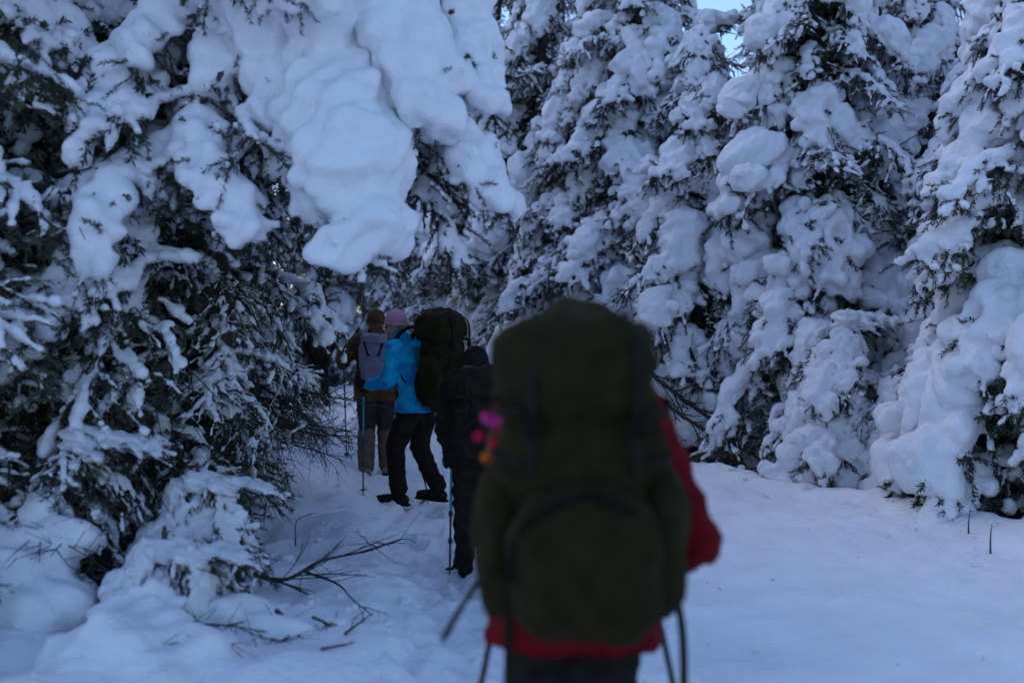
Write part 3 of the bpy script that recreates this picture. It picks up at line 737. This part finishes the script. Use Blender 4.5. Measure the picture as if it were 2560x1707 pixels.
def big_pack(label, loc, yaw, W=.40, H=.84, D=.28, m='olive', md='olive_dark', seed=0, detail=True, pockets=True):
    """expedition pack; local origin at the foot of the pack's back panel, wearer stands on its +y side"""
    r = bag('backpack', label, loc, yaw, 'backpacks carried by the hikers'); w, d = W / 2, D / 2
    def add(name, c, ax, par=r, mm=m, **k): return obj(name, mesh_np(name, *superbox(c, ax, seed=seed + len(name), **k), M[mm]), par)
    sack = add('sack', (0, -d, H * .42), (w * 1.06, d, H * .43), bulge=.02, taper=-.05, e=.72)
    lid = add('lid', (-.015, -d * .95, H * .82), (w * .98, d * 1.2, H * .19), bulge=.018, e=.7, taper=-.06)
    add('lid_pocket', (.02, -d * 1.75, H * .83), (w * .62, d * .34, H * .085), lid, bulge=.006, e=.6)
    fp = add('front_pocket', (0, -d * 1.9, H * .25), (w * .9, d * .6, H * .245), bulge=.016, e=.72)
    # arched seam and zip over the front pocket
    th = np.linspace(-.25, math.pi + .25, 26); arch = np.stack([w * .86 * np.cos(th), -d * 2.2 - d * .20 * np.sin(th), H * .25 + H * .205 * np.sin(th)], 1)
    obj('zip', Tubes().add(arch, .011, .011, 6).mesh('zip', M[md]), fp)
    if pockets:
        for s in (-1, 1): add('side_pocket', (s * w * 1.0, -d * 1.05, H * .29), (w * .32, d * .85, H * .25), bulge=.012, e=.8)
    for s in (-1, 1):                                          # straps over the lid and down the front
        P = smooth_line([(s * w * .55, -d * .6, H * 1.0), (s * w * .6, -d * 1.9, H * .92), (s * w * .62, -d * 2.16, H * .78), (s * w * .62, -d * 2.1, H * .58), (s * w * .66, -d * 2.05, H * .5)], 20)
        st = obj('strap', strap_mesh(P, .025, m=M['webbing']), r)
        obj('buckle', mesh_np('buckle', *superbox((s * w * .62, -d * 2.16, H * .66), (.02, .008, .028), .3, (16, 10)), M['olive_dark']), st)
        for zz in (.55, .7):                                   # compression straps round the sides
            P = smooth_line([(s * w * .7, -d * 2.08, H * zz), (s * w * 1.04, -d * 1.7, H * zz), (s * w * 1.07, -d * .6, H * (zz + .03))], 12)
            obj('strap', strap_mesh(P, .022, side=(0, 0, 1)), r)
        # shoulder strap over the wearer's shoulder and hip-belt fin
        P = smooth_line([(s * .08, 0, H * .80), (s * .10, .10, H * .83), (s * .12, .22, H * .74), (s * .13, .24, H * .55), (s * .17, .12, H * .30), (s * .15, 0, H * .2)], 24)
        obj('shoulder_strap', strap_mesh(P, .06, .014, m=M[md]), r)
        P = smooth_line([(s * .12, -.01, H * .16), (s * .2, .06, H * .15), (s * .17, .2, H * .13), (s * .03, .26, H * .12)], 18)
        obj('hip_belt', strap_mesh(P, .09, .018, side=(0, 0, 1), m=M[md]), r)
    P = smooth_line([(-.04, -.0, H * .95), (-.03, .02, H * 1.0), (.03, .02, H * 1.0), (.04, 0, H * .95)], 12)
    obj('haul_loop', strap_mesh(P, .02, side=(0, 1, 0)), r)
    return r

def pole(label, top, tip, upper='carbon', grip='black'):
    """trekking pole between two world points"""
    top, tip = np.asarray(top, float), np.asarray(tip, float); L = np.linalg.norm(top - tip); d = (top - tip) / L
    r = thing('trekking_pole', label, 'trekking pole', tuple(tip), 0, 'trekking poles of the hikers')
    f = lambda t: d * L * t
    obj('shaft', Tubes().add([f(.5), f(.9)], .0092, .0092, 10).mesh('shaft', M[upper]), r)
    lo = obj('shaft', Tubes().add([f(.04), f(.3), f(.51)], .0068, .0078, 10).mesh('shaft', M['carbon']), r)
    obj('tip', Tubes().add([f(0) - d * .03, f(.05)], .003, .006, 8).mesh('tip', M['carbon']), lo)
    for t in (.28, .5): obj('clamp', Tubes().add([f(t) - d * .018, f(t) - d * .012, f(t) + d * .012, f(t) + d * .02], [.008, .0145, .015, .009], 0, 10, True).mesh('clamp', M['carbon']), r)
    obj('basket', Tubes().add([f(.055) - d * .006, f(.055), f(.055) + d * .01], [.030, .030, .008], 0, 14, True).mesh('basket', M['carbon']), r)
    obj('grip', Tubes().add([f(.87), f(.88), f(.92), f(.96), f(.99), f(1.0), f(1.012)], [.012, .016, .0145, .016, .018, .019, .010], 0, 12, True).mesh('grip', M[grip]), r)
    a = np.cross(d, [0, 1., 0]); a /= np.linalg.norm(a)
    P = smooth_line([f(.99), f(.97) + a * .05, f(.90) + a * .055, f(.90) + a * .02], 14); obj('strap', strap_mesh(P, .02, .003, side=(0, 1, 0)), r)
    return r
def down(g, dx, dy, over=.12):
    """pole through the hand at g to a tip on the snow offset (dx, dy) from the hand"""
    x, y = g[0] + dx, g[1] + dy; tip = np.array([x, y, gz(x, y) + .0]); d = g - tip; d /= np.linalg.norm(d); return g + d * over * .35, tip

# --- the red-jacketed hiker with the olive pack
fx, fy = .165, 2.66; fz = gz(fx, fy)
zr = fz
_, gr = person('hiker in a red jacket walking under a huge olive backpack', (fx, fy, fz), 0,
    dict(pelvis=(0, -.02, .90), chest=(0, .10, 1.20), neck=(0, .20, 1.34), head=(0, .30, 1.43), look=(0, 1, -.15), sh_l=(-.14, .16, 1.29), sh_r=(.17, .13, 1.30),
         el_r=(.33, .02, .955), wr_r=(.27, .26, .86), el_l=(-.155, .22, 1.03), wr_l=(-.17, .42, .93), hip_l=(-.085, 0, .88), hip_r=(.085, 0, .88), kn_l=(-.085, .08, .48), an_l=(-.09, .06, .09), kn_r=(.085, .03, .48), an_r=(.095, -.14, .10)),
    jacket='red', hat='black', hem_z=.70, seed=11, bulk=1.07)
pk = big_pack('huge olive backpack with arched front pocket on the red-jacketed hiker', (fx, fy - .115, fz + .805), 0, W=.39, H=.765, D=.27, seed=5)
# webbing ends hanging from the hip belt
for pts in ([(-.23, -.10, .13), (-.27, -.14, .08), (-.31, -.17, .02), (-.325, -.18, -.01)],):
    obj('belt_end', strap_mesh(smooth_line(pts, 10), .03, .012, side=(.6, 0, .8), m=M['webbing']), pk)
for pts in ([(.24, -.03, .1), (.268, -.03, -.05), (.272, -.03, -.3)], [(-.175, -.02, .02), (-.175, -.02, -.12), (-.18, -.02, -.27)]):
    obj('strap', strap_mesh(smooth_line(pts, 10), .02, .004, m=M['webbing']), pk)
for s, dx, dy, lb in (('l', -.2, -.5, 'trekking pole in the lowered hand of the red-jacketed hiker, slanting outwards'), ('r', .13, -.45, 'trekking pole below the bent elbow of the red-jacketed hiker')):
    pole(lb, *down(gr[s], dx, dy))
ch = thing('flower_charm', 'cluster of pink, red and orange fabric flowers hanging from the huge olive backpack', 'charm', (-.05, 2.40, 1.20))
g = rng(3)
for (dx, dz, r, mm, nm) in ((.01, .055, .022, 'charm_pink', 'bloom'), (-.012, .062, .016, 'charm_pink', 'bloom'), (.02, .068, .016, 'charm_pink', 'bloom'), (-.03, .015, .013, 'charm_red', 'bloom'), (.005, -.005, .012, 'charm_red', 'bloom'), (-.012, -.036, .015, 'charm_orange', 'bloom'), (.004, -.042, .010, 'charm_red', 'bloom')):
    th = np.arange(7) / 7 * 6.283; C = [(dx, 0, dz)] + [(dx + r * .55 * math.cos(t), g.uniform(-.3, .3) * r, dz + r * .55 * math.sin(t)) for t in th]
    V, F = balls(C, [r * .5] + [r * .42] * 7); obj(nm, mesh_np(nm, V, F, M[mm]), ch)
obj('stem', Tubes().add(smooth_line([(.03, .05, .11), (.015, 0, .06), (-.004, 0, .01), (-.01, 0, -.035)], 14), .003, .003, 5).mesh('stem', M['charm_green']), ch)

# --- the hiker in black, hunched, just ahead
bx, by = -.20, 6.25; bz = gz(bx, by)
_, gr = person('hunched hiker dressed all in black between the two olive backpacks', (bx, by, bz), .15,
    dict(chest=(0, .10, 1.22), neck=(0, .20, 1.39), head=(0, .30, 1.49), look=(0, 1, -.3), sh_l=(-.19, .12, 1.33), sh_r=(.19, .12, 1.33), el_l=(-.25, .06, 1.06), wr_l=(-.22, .10, .90), el_r=(.27, .08, 1.05), wr_r=(.25, .3, 1.0),
         kn_l=(-.10, .10, .5), an_l=(-.10, .10, .09), kn_r=(.10, .02, .49), an_r=(.11, -.16, .12)), h=.885, seed=21)
big_pack('plain black rucksack on the hunched hiker in black', (bx + .0, by - .02, bz + .76), .15, W=.34, H=.57, D=.22, m='black', md='black', seed=25, pockets=False)
pole('trekking pole with blue-green shaft held by the hunched hiker in black', *down(gr['l'], -.01, -.05), upper='teal')
pole('trekking pole on the far side of the hunched hiker in black', *down(gr['r'], .03, .1))

# --- the hiker in blue, seen from the side
ux, uy = -.83, 8.8; uz = gz(ux, uy); UY = R_(62)
_, gr = person('hiker in a bright blue patterned jacket and pink knit hat', (ux, uy, uz), UY,
    dict(pelvis=(0, 0, .94), chest=(0, .11, 1.28), neck=(0, .18, 1.45), head=(0, .24, 1.575), look=(-.3, 1, -.2), sh_l=(-.19, .12, 1.38), sh_r=(.19, .12, 1.38), el_l=(-.26, .14, 1.10), wr_l=(-.22, .38, 1.06), el_r=(.27, .05, 1.12), wr_r=(.25, .28, 1.05),
         kn_l=(-.10, .18, .50), an_l=(-.10, .14, .09), kn_r=(.10, .05, .49), an_r=(.10, -.14, .12)), jacket='blue', hat='pink', hem='bluetrim', hem_z=.83, seed=31)
big_pack('tall olive backpack on the hiker in blue', (ux + .09 * math.sin(UY), uy - .09 * math.cos(UY), uz + .86), UY, W=.43, H=.86, D=.33, seed=35)
pole('trekking pole with bright blue shaft held by the hiker in blue', *down(gr['l'], .01, -.1), upper='teal')
pole('trekking pole swinging behind the hiker in blue', *down(gr['r'], .25, .1))

# --- the hiker in brown, seen from behind
nx, ny = -1.45, 10.6; nz_ = gz(nx, ny)
_, gr = person('hiker in a brown jacket with brown gaiters and grey boots, seen from behind', (nx, ny, nz_), .1,
    dict(el_l=(-.34, -.02, 1.17), wr_l=(-.36, .22, 1.23), wr_r=(.22, .25, 1.1), kn_r=(.10, .06, .5), an_r=(.11, .06, .09)), h=1.02, jacket='brown', trousers='darkleg', hat='brown', boot='greyboot', gaiter='brownleg', hood=True, hem_z=.78, seed=41)
r = bag('backpack', 'small grey daypack on the hiker in brown', (nx, ny - .12, nz_ + 1.0), .1, 'backpacks carried by the hikers')
obj('sack', mesh_np('sack', *superbox((0, -.09, .24), (.15, .10, .25), .55, seed=3, bulge=.012), M['greypack']), r)
obj('lid', mesh_np('lid', *superbox((0, -.1, .45), (.14, .11, .06), .6, seed=4, bulge=.008), M['greypack']), r)
obj('front_pocket', mesh_np('front_pocket', *superbox((0, -.19, .15), (.11, .035, .12), .5, seed=6, bulge=.006), M['greypack']), r)
for s in (-1, 1):
    obj('strap', strap_mesh(smooth_line([(s * .1, -.15, .49), (s * .09, -.2, .4), (s * .05, -.2, .28)], 10), .02), r)
    obj('shoulder_strap', strap_mesh(smooth_line([(s * .08, .0, .44), (s * .10, .1, .50), (s * .12, .24, .42), (s * .14, .2, .2), (s * .13, 0, .06)], 20), .05, .012, m=M['darkleg']), r)
obj('hip_belt', strap_mesh(smooth_line([(-.12, -.02, .02), (-.2, .08, .01), (0, .27, 0), (.2, .08, .01), (.12, -.02, .02)], 24), .10, .012, side=(0, 0, 1), m=M['black']), r)
pole('trekking pole held out by the raised hand of the hiker in brown', *down(gr['l'], -.05, .5))
pole('trekking pole hidden beyond the hiker in brown', *down(gr['r'], .05, .3))

# --- the walker far down the trail
vx, vy = -3.66, 18.8; vz = gz(vx, vy)
_, gr = person('black-clad walker far down the trail, half hidden by snowy twigs', (vx, vy, vz), .3,
    dict(chest=(.04, .08, 1.26), neck=(.09, .13, 1.44), head=(.13, .18, 1.57), sh_l=(-.13, .08, 1.38), sh_r=(.25, .08, 1.38), kn_l=(-.12, .12, .5), an_l=(-.12, .16, .1), an_r=(.13, -.14, .1)), hat='orange', seed=51)
big_pack('black rucksack on the walker far down the trail', (vx + .03, vy - .05, vz + .9), .3, W=.34, H=.6, D=.22, m='black', md='black', seed=55, pockets=False)
pole('thin trekking pole beside the walker far down the trail', *down(gr['r'], .05, -.05))
pole('trekking pole on the twig side of the walker far down the trail', *down(gr['l'], -.03, .2))

bpy.data.scenes.remove(WORK)
